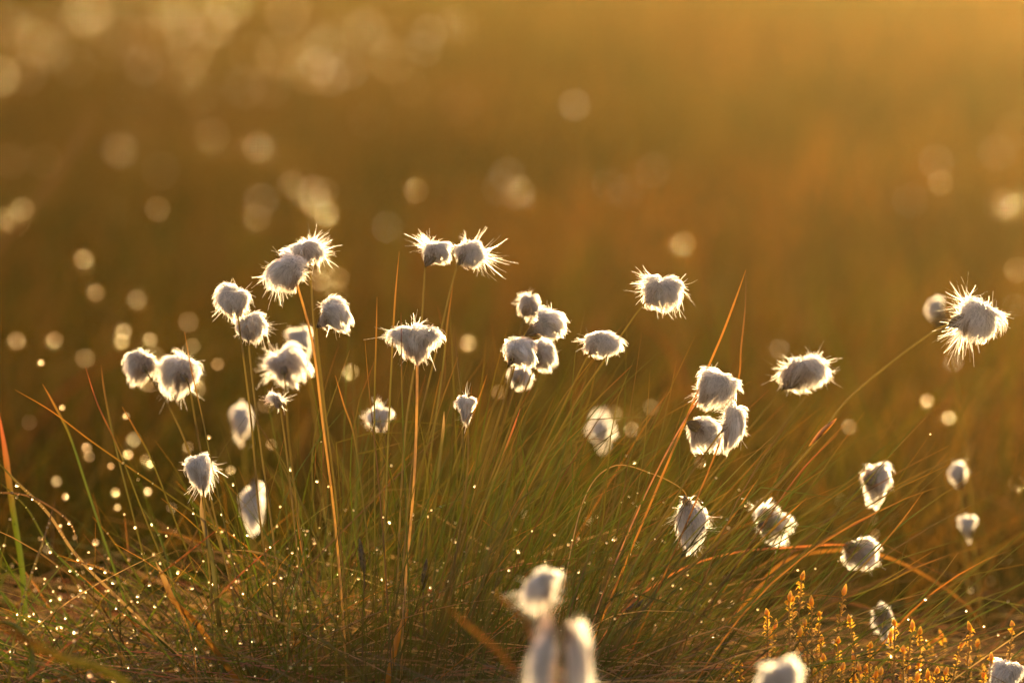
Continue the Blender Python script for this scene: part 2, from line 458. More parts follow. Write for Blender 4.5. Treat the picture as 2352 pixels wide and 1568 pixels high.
def tuft_mesh(name, rx, rz, seed, apex=0.0, sprays=(), hairs=2400, fringe=2300, shag=1.0, droop=0.5, core=0.34, skew=0.0, taper=(0, 0, -1)):
    """a head of cotton hair round the origin. apex = direction (deg, 0 up, + to the right) the hairs flow away from"""
    r = np.random.default_rng(seed)
    bag = Bag()
    ry = (rx + rz) * 0.5
    ax = R(apex)
    Rm = np.array([[math.cos(ax), 0, math.sin(ax)], [0, 1, 0], [-math.sin(ax), 0, math.cos(ax)]])
    k = r.normal(0, 1.5, (7, 3)); ph = r.uniform(0, 6.28, 7); am = r.uniform(0.03, 0.11, 7)
    S = np.array([rx, ry, rz]); tp = unit(np.array(taper, float))

    def bump(d):
        return 1 + (np.sin(d @ k.T * 1.5 + ph) * am).sum(-1)

    def surf(th, phi, f):
        d = np.stack([np.sin(th) * np.cos(phi), np.sin(th) * np.sin(phi), np.cos(th)], -1) @ Rm.T
        q = d * S * (f * bump(d))[..., None]
        c = np.clip(d @ tp, 0, 1)
        al = (q @ tp)[..., None] * tp
        q = al * (1 + 0.10 * c[..., None]) + (q - al) * (1 - 0.42 * c ** 1.2)[..., None]
        q[..., 0] += skew * rx * (1 - d[..., 2]) * 0.5 * f
        return q
    # packed core
    Vs, F3, F4 = uvsphere(20, 14)
    th = np.arccos(np.clip(Vs[:, 2], -1, 1)); phi = np.arctan2(Vs[:, 1], Vs[:, 0])
    fr = core * 0.66 * (1 + 0.10 * np.sin(phi * 7 + th * 4 + ph[0]) + r.normal(0, 0.04, len(Vs)))
    q = surf(th, phi, fr) - np.array([0, 0, 0.06 * rz])
    n0 = bag.n
    bag.add(q, F4, COT * np.array([1.0, 0.97, 0.97])); bag.F3.append(F3 + n0)

    # lying hairs in locks
    K = 7; t = np.linspace(0, 1, K)[None]
    nl = 80
    lth = np.arccos(1 - r.uniform(0, 1.75, nl)) * 0.9; lph = r.uniform(0, 6.28, nl)
    ll = r.uniform(0.5, 1.15, nl); lf = r.uniform(0.70, 1.16, nl); lsh = r.uniform(0.72, 1.03, nl)
    tm = lth + 0.55 * ll
    dm = np.stack([np.sin(tm) * np.cos(lph), np.sin(tm) * np.sin(lph), np.cos(tm)], -1) @ Rm.T
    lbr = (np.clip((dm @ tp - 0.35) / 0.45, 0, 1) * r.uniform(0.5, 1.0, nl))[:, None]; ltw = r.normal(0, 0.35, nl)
    li = r.integers(0, nl, hairs)
    dth = r.normal(0, 0.22, hairs); dph = r.normal(0, 0.28, hairs) / np.maximum(np.sin(lth[li]), 0.3)
    conv = (1 - 0.75 * t)
    th = np.maximum(lth[li][:, None] + dth[:, None] * conv + (ll[li] * r.uniform(0.7, 1.2, hairs))[:, None] * t, 0.02)
    phi = lph[li][:, None] + dph[:, None] * conv + ltw[li][:, None] * t
    f0 = (core * r.uniform(0.65, 1.2, hairs))[:, None]
    f = f0 + (lf[li][:, None] * r.uniform(0.85, 1.03, (hairs, 1)) - f0) * (t ** 0.7) + 0.05 * np.sin(t * 9 + r.uniform(0, 6, (hairs, 1)))
    lift = np.clip(th - 1.9, 0, 1)
    P = surf(th, phi, f + 0.10 * lift * shag)
    P[..., 2] -= (0.35 * rz * droop * (np.clip(th - 1.1, 0, 2)) * t ** 2)
    W = r.uniform(0.0003, 0.00055, (hairs, 1)) * np.clip((1 - t) / 0.4, 0.2, 1)
    sd = unit(r.normal(0, 1, (hairs, 3)))
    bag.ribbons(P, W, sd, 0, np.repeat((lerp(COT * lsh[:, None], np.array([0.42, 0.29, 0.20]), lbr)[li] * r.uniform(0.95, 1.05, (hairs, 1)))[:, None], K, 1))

    # fringe: locks that stand off the outline
    def shoot(nh, nlk, o_th, o_ph, dirs, lens, curlv, spread, jr=0.14):
        li = r.integers(0, nlk, nh)
        o = surf(o_th[li] + r.normal(0, jr, nh), o_ph[li] + r.normal(0, jr * 1.2, nh), np.full(nh, core + 0.1) + r.uniform(0, 0.22, nh))
        d = unit(dirs[li] + r.normal(0, spread, (nh, 3)))
        Ln = (lens[li] * r.uniform(0.6, 1.1, nh))[:, None, None]
        tt = t[..., None]
        cv = np.repeat(curlv[li][:, None], K, 1)
        own = r.normal(0, 0.6, (nh, 1, 3))
        P = o[:, None] + d[:, None] * Ln * tt + (cv + own) * Ln * tt ** 2
        P += 0.06 * Ln * np.sin(tt * 7 + r.uniform(0, 6, (nh, 1, 3)))
        W = r.uniform(0.0002, 0.00034, (nh, 1)) * np.clip((1 - t) / 0.5, 0.25, 1)
        bag.ribbons(P, W, unit(r.normal(0, 1, (nh, 3))), 0, np.broadcast_to(COT * r.uniform(0.95, 1.1, (nh, 1, 1)), (nh, K, 3)))
    nf = 170
    oth = np.arccos(1 - r.uniform(0.25, 2.0, nf)); oph = r.uniform(0, 6.28, nf)
    rad = unit(surf(oth, oph, np.ones(nf)))
    flow = unit(surf(oth + 0.3, oph, np.ones(nf)) - surf(oth, oph, np.ones(nf)))
    dirs = unit(rad * r.uniform(0.2, 0.8, (nf, 1)) + flow * r.uniform(0.4, 1.3, (nf, 1)))
    lens = (rx + rz) / 2 * (0.08 + 0.20 * r.random(nf) ** 1.4) * shag
    cv = r.normal(0, 0.75, (nf, 3)); cv[:, 2] -= 0.7 * droop
    shoot(fringe, nf, oth, oph, dirs, lens, cv, 0.36)
    # named sprays: (angle deg clockwise from up, spread deg, length px, hairs)
    for a, sprd, lp, nh in [(q[0], q[1], q[2], int(q[3] * 1.6)) for q in sprays]:
        m = max(2, nh // 10)
        aa = R(a) + r.normal(0, R(sprd) * 0.75, m)
        dirs = np.stack([np.sin(aa), r.normal(0, 0.25, m), np.cos(aa)], -1)
        loc = dirs @ Rm
        oth = np.arccos(np.clip(loc[:, 2], -1, 1)); oph = np.arctan2(loc[:, 1], loc[:, 0])
        shoot(nh, m, oth, oph, dirs, lp * PX * r.uniform(0.12, 0.46, m), r.normal(0, 0.4, (m, 3)) - np.array([0, 0, 0.25 * droop]), 0.06 + R(sprd) * 0.10, jr=0.3 if sprd > 8 else 0.1)
    # odd single hairs
    ns = 22; oth = np.arccos(r.uniform(-1, 1, ns)); oph = r.uniform(0, 6.28, ns)
    shoot(ns * 3, ns, oth, oph, unit(surf(oth, oph, np.ones(ns)) + r.normal(0, 0.004, (ns, 3))), r.uniform(0.12, 0.3, ns) * rx * shag, r.normal(0, 0.5, (ns, 3)), 0.1)
    me = bag.build(name, M_cotton)
    me.materials.append(M_core)
    mi = np.zeros(len(me.polygons), np.int32); nc = len(F4); n3 = len(F3)
    mi[:nc] = 1; mi[-n3:] = 1
    me.polygons.foreach_set('material_index', mi)
    return me


def bract_mesh(name, r0, length, d):
    """dark papery cup that holds the hairs, running back along direction d from the origin"""
    bag = Bag()
    d = unit(np.asarray(d, float))
    s = unit(np.cross(d, [0, 1, 0.1])); w = np.cross(s, d)
    for a in np.arange(7) * 2 * math.pi / 7:
        o = s * math.cos(a) + w * math.sin(a)
        P = np.array([d * length, d * length * 0.62 + o * r0 * 0.55, d * length * 0.25 + o * r0 * 0.9, -d * length * 0.25 + o * r0 * 1.0, -d * length * 0.7 + o * r0 * 0.85])
        P = spline(P, 8)[None]
        t = np.linspace(0, 1, 8)[None]
        W = r0 * 1.15 * np.sin(np.clip(t * 0.9 + 0.12, 0, 1) * math.pi) + 0.0003
        cc = lerp(np.array([0.09, 0.05, 0.022]), np.array([0.20, 0.14, 0.09]), t[0][:, None])
        bag.ribbons(P, W, (o + d * 0.2)[None], 0.25, cc[None])
    n0 = bag.n
    bag.tube(np.array([d * length * 1.05, d * length * 0.5, d * 0, -d * length * 0.5]), np.array([0.0006, r0 * 0.5, r0 * 0.75, r0 * 0.3]), 8, np.array([0.10, 0.055, 0.025]))
    return bag.build(name, M_bract)


def cotton_plant(label, X, Y, w, h, stem, d=0.0, group='cotton grass heads on the tussock', stemcol=None, stemr=0.00055, bract=1.0, base_d=None, sheath=None, **kw):
    seed = int(X * 7 + Y * 13)
    sc_ = (DIST + d) / DIST
    c = at(X, Y, d)
    fs = 1.06 if d > -0.2 else 1.05
    rx, rz = w * fs * PX * sc_, h * fs * PX * sc_
    # stem control points (picture positions), the last one is carried down to the ground
    bd = (d * 0.3 if abs(d) < 0.2 else d) if base_d is None else base_d
    n = len(stem)
    pts = [at(sx, sy, lerp(d, bd, (i + 1) / n)) for i, (sx, sy) in enumerate(stem)]
    last = pts[-1].copy(); gz = float(ground_z(last[0], last[1]))
    if last[2] > gz + 0.002:
        prev = pts[-2] if n > 1 else c
        sl = (last - prev); sl /= max(np.linalg.norm(sl), 1e-6)
        dz = last[2] - gz
        q = last + np.array([np.clip(sl[0] / max(-sl[2], 0.5), -0.8, 0.8) * dz * 0.6, 0, -dz])
        q[2] = float(ground_z(q[0], q[1])) - 0.003
        pts.append(q)
    else:
        pts[-1][2] = min(last[2], gz - 0.003)
    att = pts[0]
    basep = pts[-1].copy()
    root = empty('cotton_grass', tuple(basep))
    tag(root, label, 'cotton grass', group)
    inn = c + (att - c) * 0.35
    curve = spline([inn] + pts, 40) - basep
    bag = Bag()
    sc0 = np.array([0.075, 0.05, 0.006]) if stemcol is None else np.array(stemcol)
    t = np.linspace(0, 1, 40)
    cc = lerp(sc0, BROWN, np.clip(t - 0.6, 0, 1)[:, None])
    if stemcol is not None:
        # dry flattened stalk that lets the light through
        bag.ribbons(curve[None], (np.full(40, stemr * 2.2))[None], np.array([[0.25, 1, 0.0]]), 0.5, cc[None])
        so = obj('stem', bag.build('stem', M_dry), root)
    else:
        aa = rng.uniform(-0.4, 0.4)
        bag.ribbons(curve[None], (1.8 * stemr * (1 + 0.35 * t))[None], np.array([[math.sin(aa), math.cos(aa), 0]]), 0.7, cc[None])
        so = obj('stem', bag.build('stem', M_blade), root)
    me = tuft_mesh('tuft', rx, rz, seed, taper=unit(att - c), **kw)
    to = obj('tuft', me, root, tuple(c - basep))
    dirv = unit(att - c)
    br = bract_mesh('bract', 0.0022 * bract * sc_, 0.0052 * bract * sc_, dirv)
    obj('bract', br, to, tuple(inn - c + dirv * 0.001))
    if sheath:
        b2 = Bag()
        P = spline([at(x, y, d * 0.5) for x, y in sheath], 12) - basep
        tt = np.linspace(0, 1, 12)
        W = 0.0034 * np.sin(np.clip(tt * 0.95 + 0.05, 0, 1) * math.pi) + 0.0004
        for k, off in enumerate([(0, 0, 0), (0.0008, 0.0, 0.001)]):
            b2.ribbons((P + np.array(off))[None], W[None] * (0.9 - 0.3 * k), np.array([[0.1 + 0.4 * k, 1, 0.2]]), 0.6, np.broadcast_to(ORANGE * 1.3, (1, 12, 3)))
        obj('sheath', b2.build('sheath', M_dry), so)
    return root


GT = 'cotton grass heads on the tussock'
OR_ = (0.26, 0.12, 0.012)
plants = [
    ('small drooping cotton head, leftmost of all, beside a slightly larger one', 322, 830, 42, 34, [(345, 868), (420, 1000), (520, 1300), (560, 1480)], dict(d=0.10, apex=25, droop=1.0, sprays=[(-100, 12, 30, 24), (60, 30, 30, 60)], shag=0.9)),
    ('ragged cotton head with two wisps on top, second from the left', 414, 846, 48, 38, [(436, 895), (470, 1080), (560, 1480)], dict(d=0.10, apex=10, droop=1.2, sprays=[(5, 18, 45, 30), (200, 26, 75, 150)])),
    ('bedraggled purplish cotton head hanging low on a dark stalk at left', 458, 1064, 34, 34, [(465, 1105), (476, 1250), (490, 1420), (500, 1540)], dict(apex=-20, droop=1.3, sprays=[(120, 22, 62, 120), (165, 20, 60, 110), (-110, 10, 38, 30)], core=0.34, shag=0.6, bract=1.4)),
    ('round spiky cotton head above left of the bent one on the left side', 540, 682, 46, 36, [(546, 722), (575, 950), (598, 1200), (640, 1480)], dict(apex=5, droop=0.4, shag=1.2, fringe=2600, sprays=[(-130, 24, 60, 70)])),
    ('ruffled cotton head tucked below the round spiky one', 572, 742, 38, 27, [(570, 778), (590, 960), (630, 1250), (660, 1480)], dict(d=0.03, apex=-25, droop=1.0, sprays=[(115, 14, 68, 90), (200, 25, 45, 60)])),
    ('slanting cotton head on a thick orange stalk, combed down to the left', 665, 612, 45, 34, [(682, 652), (718, 790), (742, 980), (770, 1200), (790, 1450)], dict(apex=40, droop=1.0, sprays=[(-128, 14, 85, 190), (-150, 14, 62, 120), (110, 20, 50, 70)], stemcol=OR_, stemr=0.0006)),
    ('highest cotton head at left, bristling up and to the right', 705, 572, 40, 22, [(712, 602), (722, 760), (748, 1000), (790, 1450)], dict(d=0.02, apex=-30, droop=0.6, sprays=[(40, 25, 52, 130), (112, 12, 68, 130), (-20, 20, 36, 50)])),
    ('smooth plump cotton head combed to the right, left of centre', 764, 716, 43, 31, [(728, 752), (742, 900), (772, 1150), (800, 1450)], dict(d=-0.01, apex=-40, droop=0.9, core=0.34, shag=0.75, sprays=[(150, 22, 48, 90), (-75, 10, 50, 18)], bract=1.4)),
    ('out of focus cotton head behind the orange stalk', 690, 775, 30, 32, [(700, 806), (730, 1000), (780, 1450)], dict(d=0.30, apex=-10, sprays=[(100, 15, 30, 50)])),
    ('big shaggy cotton head crossed by thin stalks, below the blurred one', 652, 832, 50, 42, [(655, 882), (668, 1050), (720, 1450)], dict(d=0.14, apex=-30, shag=1.15, sprays=[(-100, 30, 58, 150), (200, 20, 48, 90)])),
    ('sparse star shaped cotton head with loose wisps', 632, 912, 18, 14, [(645, 945), (665, 1100), (700, 1450)], dict(d=0.05, hairs=260, fringe=120, shag=1.5, sprays=[(-130, 10, 55, 36), (120, 14, 50, 50), (-60, 10, 45, 30), (160, 20, 45, 30)])),
    ('pale blurred cotton head standing low behind the left stalks', 556, 952, 25, 36, [(556, 990), (570, 1150), (600, 1400)], dict(d=0.42, shag=0.8)),
    ('blurred hanging cotton head low in the grass below the left group', 580, 1140, 28, 40, [(590, 1085), (600, 1150), (620, 1350)], dict(d=0.32, droop=1.6, sprays=[(190, 20, 40, 90)])),
    ('small dark hearted cotton head half hidden by blades, centre left', 872, 952, 28, 26, [(874, 980), (880, 1150), (890, 1420)], dict(d=0.20, apex=10, sprays=[(-10, 10, 46, 24), (-105, 14, 44, 50)], bract=1.4)),
    ('wispy cotton head blown up to the left, left one of the topmost pair', 998, 575, 33, 26, [(977, 612), (966, 760), (930, 1000), (910, 1400)], dict(d=0.05, apex=-40, sprays=[(-38, 12, 62, 90), (-70, 12, 55, 40), (100, 20, 42, 90)], bract=1.4)),
    ('pointed cotton head drawn out to the right, right one of the topmost pair', 1074, 577, 38, 29, [(1048, 616), (1008, 780), (950, 1050), (920, 1400)], dict(d=0.05, apex=-25, droop=0.4, sprays=[(110, 9, 72, 150), (40, 6, 52, 14), (-15, 8, 40, 14)], core=0.34, shag=0.7)),
    ('wide umbrella shaped cotton head on a straight orange stalk near the centre', 955, 771, 56, 35, [(958, 822), (957, 950), (950, 1120), (932, 1330), (925, 1450)], dict(apex=-3, droop=0.8, shag=1.05, fringe=2600, sprays=[(0, 12, 52, 26), (160, 18, 58, 110), (-110, 12, 64, 60)], stemcol=OR_, stemr=0.0007)),
    ('blurred cotton head at the top of the central cluster', 1215, 697, 28, 29, [(1200, 740), (1150, 950), (1050, 1300)], dict(d=0.12, apex=10, shag=0.8, sprays=[(-50, 16, 40, 80), (-110, 12, 34, 40)], bract=1.3)),
    ('full round cotton head combed to the right in the central cluster', 1254, 742, 44, 36, [(1203, 772), (1165, 900), (1085, 1150), (1020, 1400)], dict(apex=-60, droop=0.6, core=0.34, shag=0.8, sprays=[(115, 22, 56, 160), (150, 18, 40, 80)], bract=1.4)),
    ('smooth egg shaped cotton head at the lower left of the central cluster', 1192, 803, 38, 34, [(1162, 850), (1118, 980), (1060, 1180), (990, 1420)], dict(d=-0.03, apex=-40, core=0.34, shag=0.6, sprays=[(130, 14, 42, 110), (-95, 5, 48, 16)])),
    ('shadowed cotton head behind the egg shaped one, right side of the cluster', 1243, 806, 33, 33, [(1225, 850), (1165, 1000), (1040, 1350)], dict(d=0.09, apex=-35, sprays=[(130, 24, 38, 110)])),
    ('pale blurred tuft hanging lowest in the central cluster', 1192, 860, 28, 22, [(1180, 890), (1130, 1050), (1010, 1380)], dict(d=0.16, apex=0, droop=1.2, shag=1.2)),
    ('small bell shaped cotton head with a single curl on top', 1072, 926, 27, 26, [(1074, 962), (1072, 1100), (1030, 1400)], dict(d=0.0, apex=8, droop=1.0, core=0.34, shag=0.7, sprays=[(-12, 3, 50, 12), (185, 22, 42, 80)], bract=1.2)),
    ('compact cotton head right of the central cluster, tufted at its left', 1380, 782, 42, 27, [(1350, 818), (1290, 940), (1170, 1200), (1080, 1430)], dict(apex=-10, droop=0.6, core=0.34, shag=0.65, sprays=[(-80, 14, 58, 80), (140, 18, 38, 60)])),
    ('strongly blurred cotton head in the middle distance right of centre', 1382, 982, 32, 42, [(1388, 1030), (1392, 1090), (1400, 1200)], dict(d=0.62, shag=0.6)),
    ('broad fluffy cotton head standing alone on a slanting stalk, right of centre', 1520, 662, 50, 36, [(1472, 706), (1400, 810), (1290, 980), (1130, 1300), (1080, 1430)], dict(apex=-12, droop=0.5, shag=1.05, fringe=2600, core=0.34, sprays=[(82, 6, 76, 60), (175, 26, 54, 110), (-75, 18, 62, 80), (-45, 5, 52, 14)])),
    ('large cotton head at the top of the right hand trio', 1648, 880, 52, 38, [(1590, 938), (1520, 1060), (1440, 1230), (1362, 1430)], dict(apex=25, droop=0.9, shag=1.0, fringe=2600, sprays=[(-125, 18, 62, 120), (-20, 6, 50, 16)], stemcol=(0.30, 0.10, 0.02), stemr=0.0004)),
    ('dark hearted cotton head at the lower left of the right hand trio', 1615, 985, 36, 36, [(1578, 970), (1500, 1100), (1400, 1300), (1350, 1450)], dict(d=0.05, apex=-10, sprays=[(190, 24, 42, 90)], bract=1.5)),
    ('narrow vertical cotton head on the right edge of the right hand trio', 1688, 958, 25, 44, [(1650, 1000), (1560, 1130), (1400, 1400)], dict(d=0.0, apex=20, droop=1.2, shag=1.2, sprays=[(-110, 28, 56, 110), (160, 20, 52, 90)])),
    ('lone shaggy cotton head with a brown centre, right of the trio', 1845, 845, 52, 42, [(1788, 905), (1700, 1010), (1560, 1180), (1330, 1430)], dict(d=0.09, apex=-5, shag=1.1, fringe=1000, sprays=[(-105, 14, 72, 140), (98, 10, 74, 110), (195, 24, 58, 130), (55, 14, 48, 50)], bract=2.0)),
    ('largest wild haired cotton head, at the far right on a long arched stalk', 2246, 722, 54, 50, [(2150, 758), (2040, 838), (1940, 925), (1860, 1030), (1700, 1200), (1450, 1430)], dict(d=0.0, apex=20, shag=1.15, fringe=2600, sprays=[(-45, 28, 82, 70), (-85, 12, 88, 60), (-135, 16, 98, 170), (-155, 10, 102, 60), (70, 40, 60, 90)], stemr=0.0008, stemcol=None, sheath=[(1918, 965), (1890, 990), (1858, 1024)], bract=1.6)),
    ('blurred cotton head peeping out behind the largest wild haired one', 2150, 705, 20, 27, [(2160, 740), (2200, 900), (2230, 1150)], dict(d=0.42, apex=10, shag=0.7, bract=2.0)),
    ('drooping cotton head hanging from an arched orange blade, lower right of centre', 1586, 1178, 37, 44, [(1568, 1124), (1500, 1088), (1408, 1070), (1340, 1150), (1290, 1380)], dict(d=0.04, apex=10, droop=1.4, shag=1.0, core=0.34, sprays=[(185, 30, 68, 180), (92, 4, 62, 22)], stemcol=(0.17, 0.09, 0.015), stemr=0.0003)),
    ('soft cotton head crossed by a thin brown blade, right of the drooping one', 1766, 1190, 42, 44, [(1722, 1226), (1640, 1310), (1450, 1480)], dict(d=0.14, apex=-35, core=0.34, shag=0.85, sprays=[(-50, 18, 46, 90), (170, 22, 42, 80)])),
    ('bell shaped cotton head leaning on a slender stalk, upper right of the lower group', 2012, 1090, 36, 38, [(1975, 1118), (1900, 1190), (1780, 1290), (1560, 1450)], dict(d=0.14, apex=-10, droop=1.4, sprays=[(185, 26, 48, 130), (-110, 10, 42, 40)], bract=1.4)),
    ('tiny blurred ring of cotton, higher of two small ones near the right edge', 2200, 1076, 20, 21, [(2205, 1110), (2215, 1250), (2225, 1400)], dict(d=0.34, shag=1.0, core=0.34, bract=1.5)),
    ('tiny blurred purplish cotton tuft, lower of two small ones near the right edge', 2221, 1200, 18, 24, [(2230, 1235), (2250, 1350), (2260, 1450)], dict(d=0.34, shag=0.6)),
    ('plump cotton head lying over to the right on an orange stalk, lower right', 1978, 1262, 46, 36, [(1925, 1250), (1820, 1256), (1680, 1270), (1540, 1320), (1400, 1440)], dict(d=0.12, apex=-30, core=0.34, shag=0.8, sprays=[(150, 30, 44, 140)], stemcol=(0.45, 0.13, 0.015), stemr=0.0005, bract=1.5)),
    ('small smooth cotton head drooping above the orange shoots', 2028, 1412, 23, 34, [(1996, 1392), (1950, 1382), (1890, 1400), (1850, 1500)], dict(d=0.16, apex=-30, core=0.34, shag=0.4, droop=1.2, sprays=[(185, 12, 30, 50)])),
    ('blurred hood shaped cotton head in the foreground above the largest blurred one', 1248, 1328, 42, 38, [(1262, 1372), (1275, 1500), (1280, 1560)], dict(d=-0.36, apex=40, droop=2.0, core=0.18, hairs=1000, fringe=1200, shag=0.9, sprays=[(-150, 14, 92, 160), (150, 14, 60, 110)])),
    ('bigger blurred foreground cotton head hanging at the bottom edge, left half', 1254, 1490, 37, 84, [(1284, 1420), (1296, 1500), (1300, 1560)], dict(d=-0.48, apex=30, droop=1.6, core=0.18, hairs=1000, fringe=1200, shag=0.9, skew=-0.3, sprays=[(-165, 12, 100, 160)])),
    ('bigger blurred foreground cotton head hanging at the bottom edge, right half', 1322, 1486, 34, 84, [(1296, 1420), (1302, 1500), (1304, 1560)], dict(d=-0.47, apex=-15, droop=1.6, core=0.18, hairs=1000, fringe=1200, shag=0.9, skew=0.2, sprays=[(170, 10, 92, 160)])),
    ('blurred smooth cotton head cut by the bottom edge right of centre', 1788, 1552, 55, 46, [(1780, 1600), (1785, 1640)], dict(d=-0.42, apex=-30, core=0.34, shag=0.5)),
    ('sharp cotton head at the bottom right corner with hairs combed down', 2312, 1542, 46, 42, [(2300, 1600), (2295, 1640)], dict(d=-0.02, apex=0, droop=0.9, core=0.34, shag=0.7, sprays=[(-130, 16, 56, 90)])),
]
for label, X, Y, w, h, stem, kw in plants:
    cotton_plant(label, X, Y, w, h, stem, **kw)

# blurred cotton grass far behind: one plant copied
GB = 'blurred cotton grass far behind the tussock'
LB = 'out of focus cotton grass standing far behind in the meadow'


def far_proto():
    root = empty('cotton_grass', (0, 0, 0))
    tag(root, LB, 'cotton grass', GB)
    b = Bag(); b.tube(spline([(0, 0, 0), (0.006, 0, 0.12), (0.02, 0, 0.2)], 10), 0.0009, 5, np.array([0.12, 0.11, 0.02]))
    obj('stem', b.build('stem', M_stem), root)
    obj('tuft', tuft_mesh('tuft', 0.0145, 0.0125, 99, hairs=300, fringe=110, core=0.34, shag=0.6), root, (0.02, 0, 0.208))
    return root


proto = far_proto()
first = [proto]


def copy_tree(o, parent=None):
    c = o.copy(); col.objects.link(c); c.parent = parent
    for ch in list(o.children): copy_tree(ch, c)
    return c


def far_plant(X, Y, disc, s=1.0):
    """disc = width of its blur in the picture, which fixes its distance"""
    f = min(disc / DINF, 0.86)
    d = DIST / (1 - f)
    p = at(X, Y, d - DIST)
    gz = float(ground_z(p[0], p[1]))
    if p[2] - gz < 0.04:
        for dd in np.linspace(d, DIST, 60):
            p = at(X, Y, dd - DIST); gz = float(ground_z(p[0], p[1]))
            if p[2] - gz >= 0.04: break
    H = p[2] - gz
    o = first.pop() if first else copy_tree(proto)
    k = s * 0.38
    o.location = (p[0] - 0.02 * k, p[1], gz - 0.003)
    o.rotation_euler = (0, 0, 0)
    o.scale = (k, k, (H + 0.003) / 0.208)
    # keep the tuft its own shape although the stem is stretched
    for ch in o.children:
        if ch.name.startswith('tuft'):
            ch.scale = (1, 1, k / o.scale[2])
    return o


far_list = [  # X, Y, blur, size
    (985, 75, 95, 1.5), (975, 110, 95, 1.3), (730, 150, 100, 1.5), (760, 175, 100, 1.3), (800, 160, 100, 1.2), (745, 110, 110, 1.2), (840, 70, 110, 1.2),
    (1320, 240, 80, 1.4), (1165, 400, 90, 1.3), (1150, 430, 95, 1.3), (1190, 440, 90, 1.2), (1500, 390, 90, 1.0), (1440, 440, 90, 0.9), (1400, 425, 90, 0.9),
    (1060, 240, 110, 1.2), (1030, 215, 110, 1.1), (620, 200, 110, 1.2), (560, 200, 110, 1.3), (500, 60, 110, 1.3), (420, 60, 110, 1.3), (440, 120, 110, 1.2),
    (330, 150, 100, 1.2), (120, 120, 110, 1.3), (60, 170, 110, 1.3), (180, 40, 110, 1.2), (330, 15, 120, 1.3), (530, 15, 120, 1.4), (660, 30, 110, 1.3),
    (275, 345, 100, 1.0), (220, 20, 110, 1.4), (370, 390, 100, 0.9), (600, 460, 90, 1.0), (2150, 370, 90, 1.2), (2090, 460, 90, 1.0), (2300, 470, 90, 1.1),
    (2290, 350, 95, 1.2), (2190, 830, 48, 0.9), (2330, 300, 100, 1.2), (1790, 800, 50, 0.8), (720, 440, 85, 1.0), (890, 520, 80, 0.8), (2330, 700, 60, 0.7),
    (250, 110, 120, 1.4), (90, 60, 120, 1.4), (20, 60, 120, 1.4), (300, 80, 120, 1.2), (170, 150, 110, 1.1),
]
for a in far_list: far_plant(a[0], a[1], a[2] * 0.93, a[3] * (0.7 if a[0] < 900 else 0.5))

# ------------------------------------------------------------------ single blades that stand out
GBL = 'grass blades that stand out from the tussock'


def blade(label, pts, width, c0, c1=None, d=0.0, d2=None, mat=None, tip=True):
    """pts run from the tip to the foot (picture positions)"""
    d2 = d if d2 is None else d2
    n = len(pts)
    P = [at(x, y, lerp(d, d2, i / (n - 1))) for i, (x, y) in enumerate(pts)]
    last, prev = P[-1], P[-2]
    gz = float(ground_z(last[0], last[1]))
    inside = -40 < pts[-1][0] < 2392
    if last[2] > gz and inside:
        sl = unit(last - prev)
        q = last + np.array([np.clip(sl[0] / max(-sl[2], 0.45), -1, 1) * (last[2] - gz), 0, 0])
        q[2] = float(ground_z(q[0], q[1])) - 0.003
        P.append(q)
    b = P[-1].copy()
    C = spline(P, 36) - b
    t = np.linspace(0, 1, 36)
    W = (width if width > 10 else width * 0.8) * PX * np.clip(t / 0.22, 0.12 if tip else 1, 1) ** 0.8
    c0 = np.array(c0) * 0.75; c1 = c0 if c1 is None else np.array(c1)
    cc = lerp(c0, c1, np.clip((t - 0.1) / 0.35, 0, 1)[:, None])
    a = rng.uniform(-0.5, 0.5)
    bag = Bag()
    bag.ribbons(C[None], W[None], np.array([[math.sin(a), math.cos(a), 0.15]]), 0.6, cc[None])
    o = obj('grass_blade', bag.build('grass_blade', mat or M_blade), loc=tuple(b))
    tag(o, label, 'grass blade', GBL)
    w = np.array(C) + b
    DROPB.append(w)
    return o


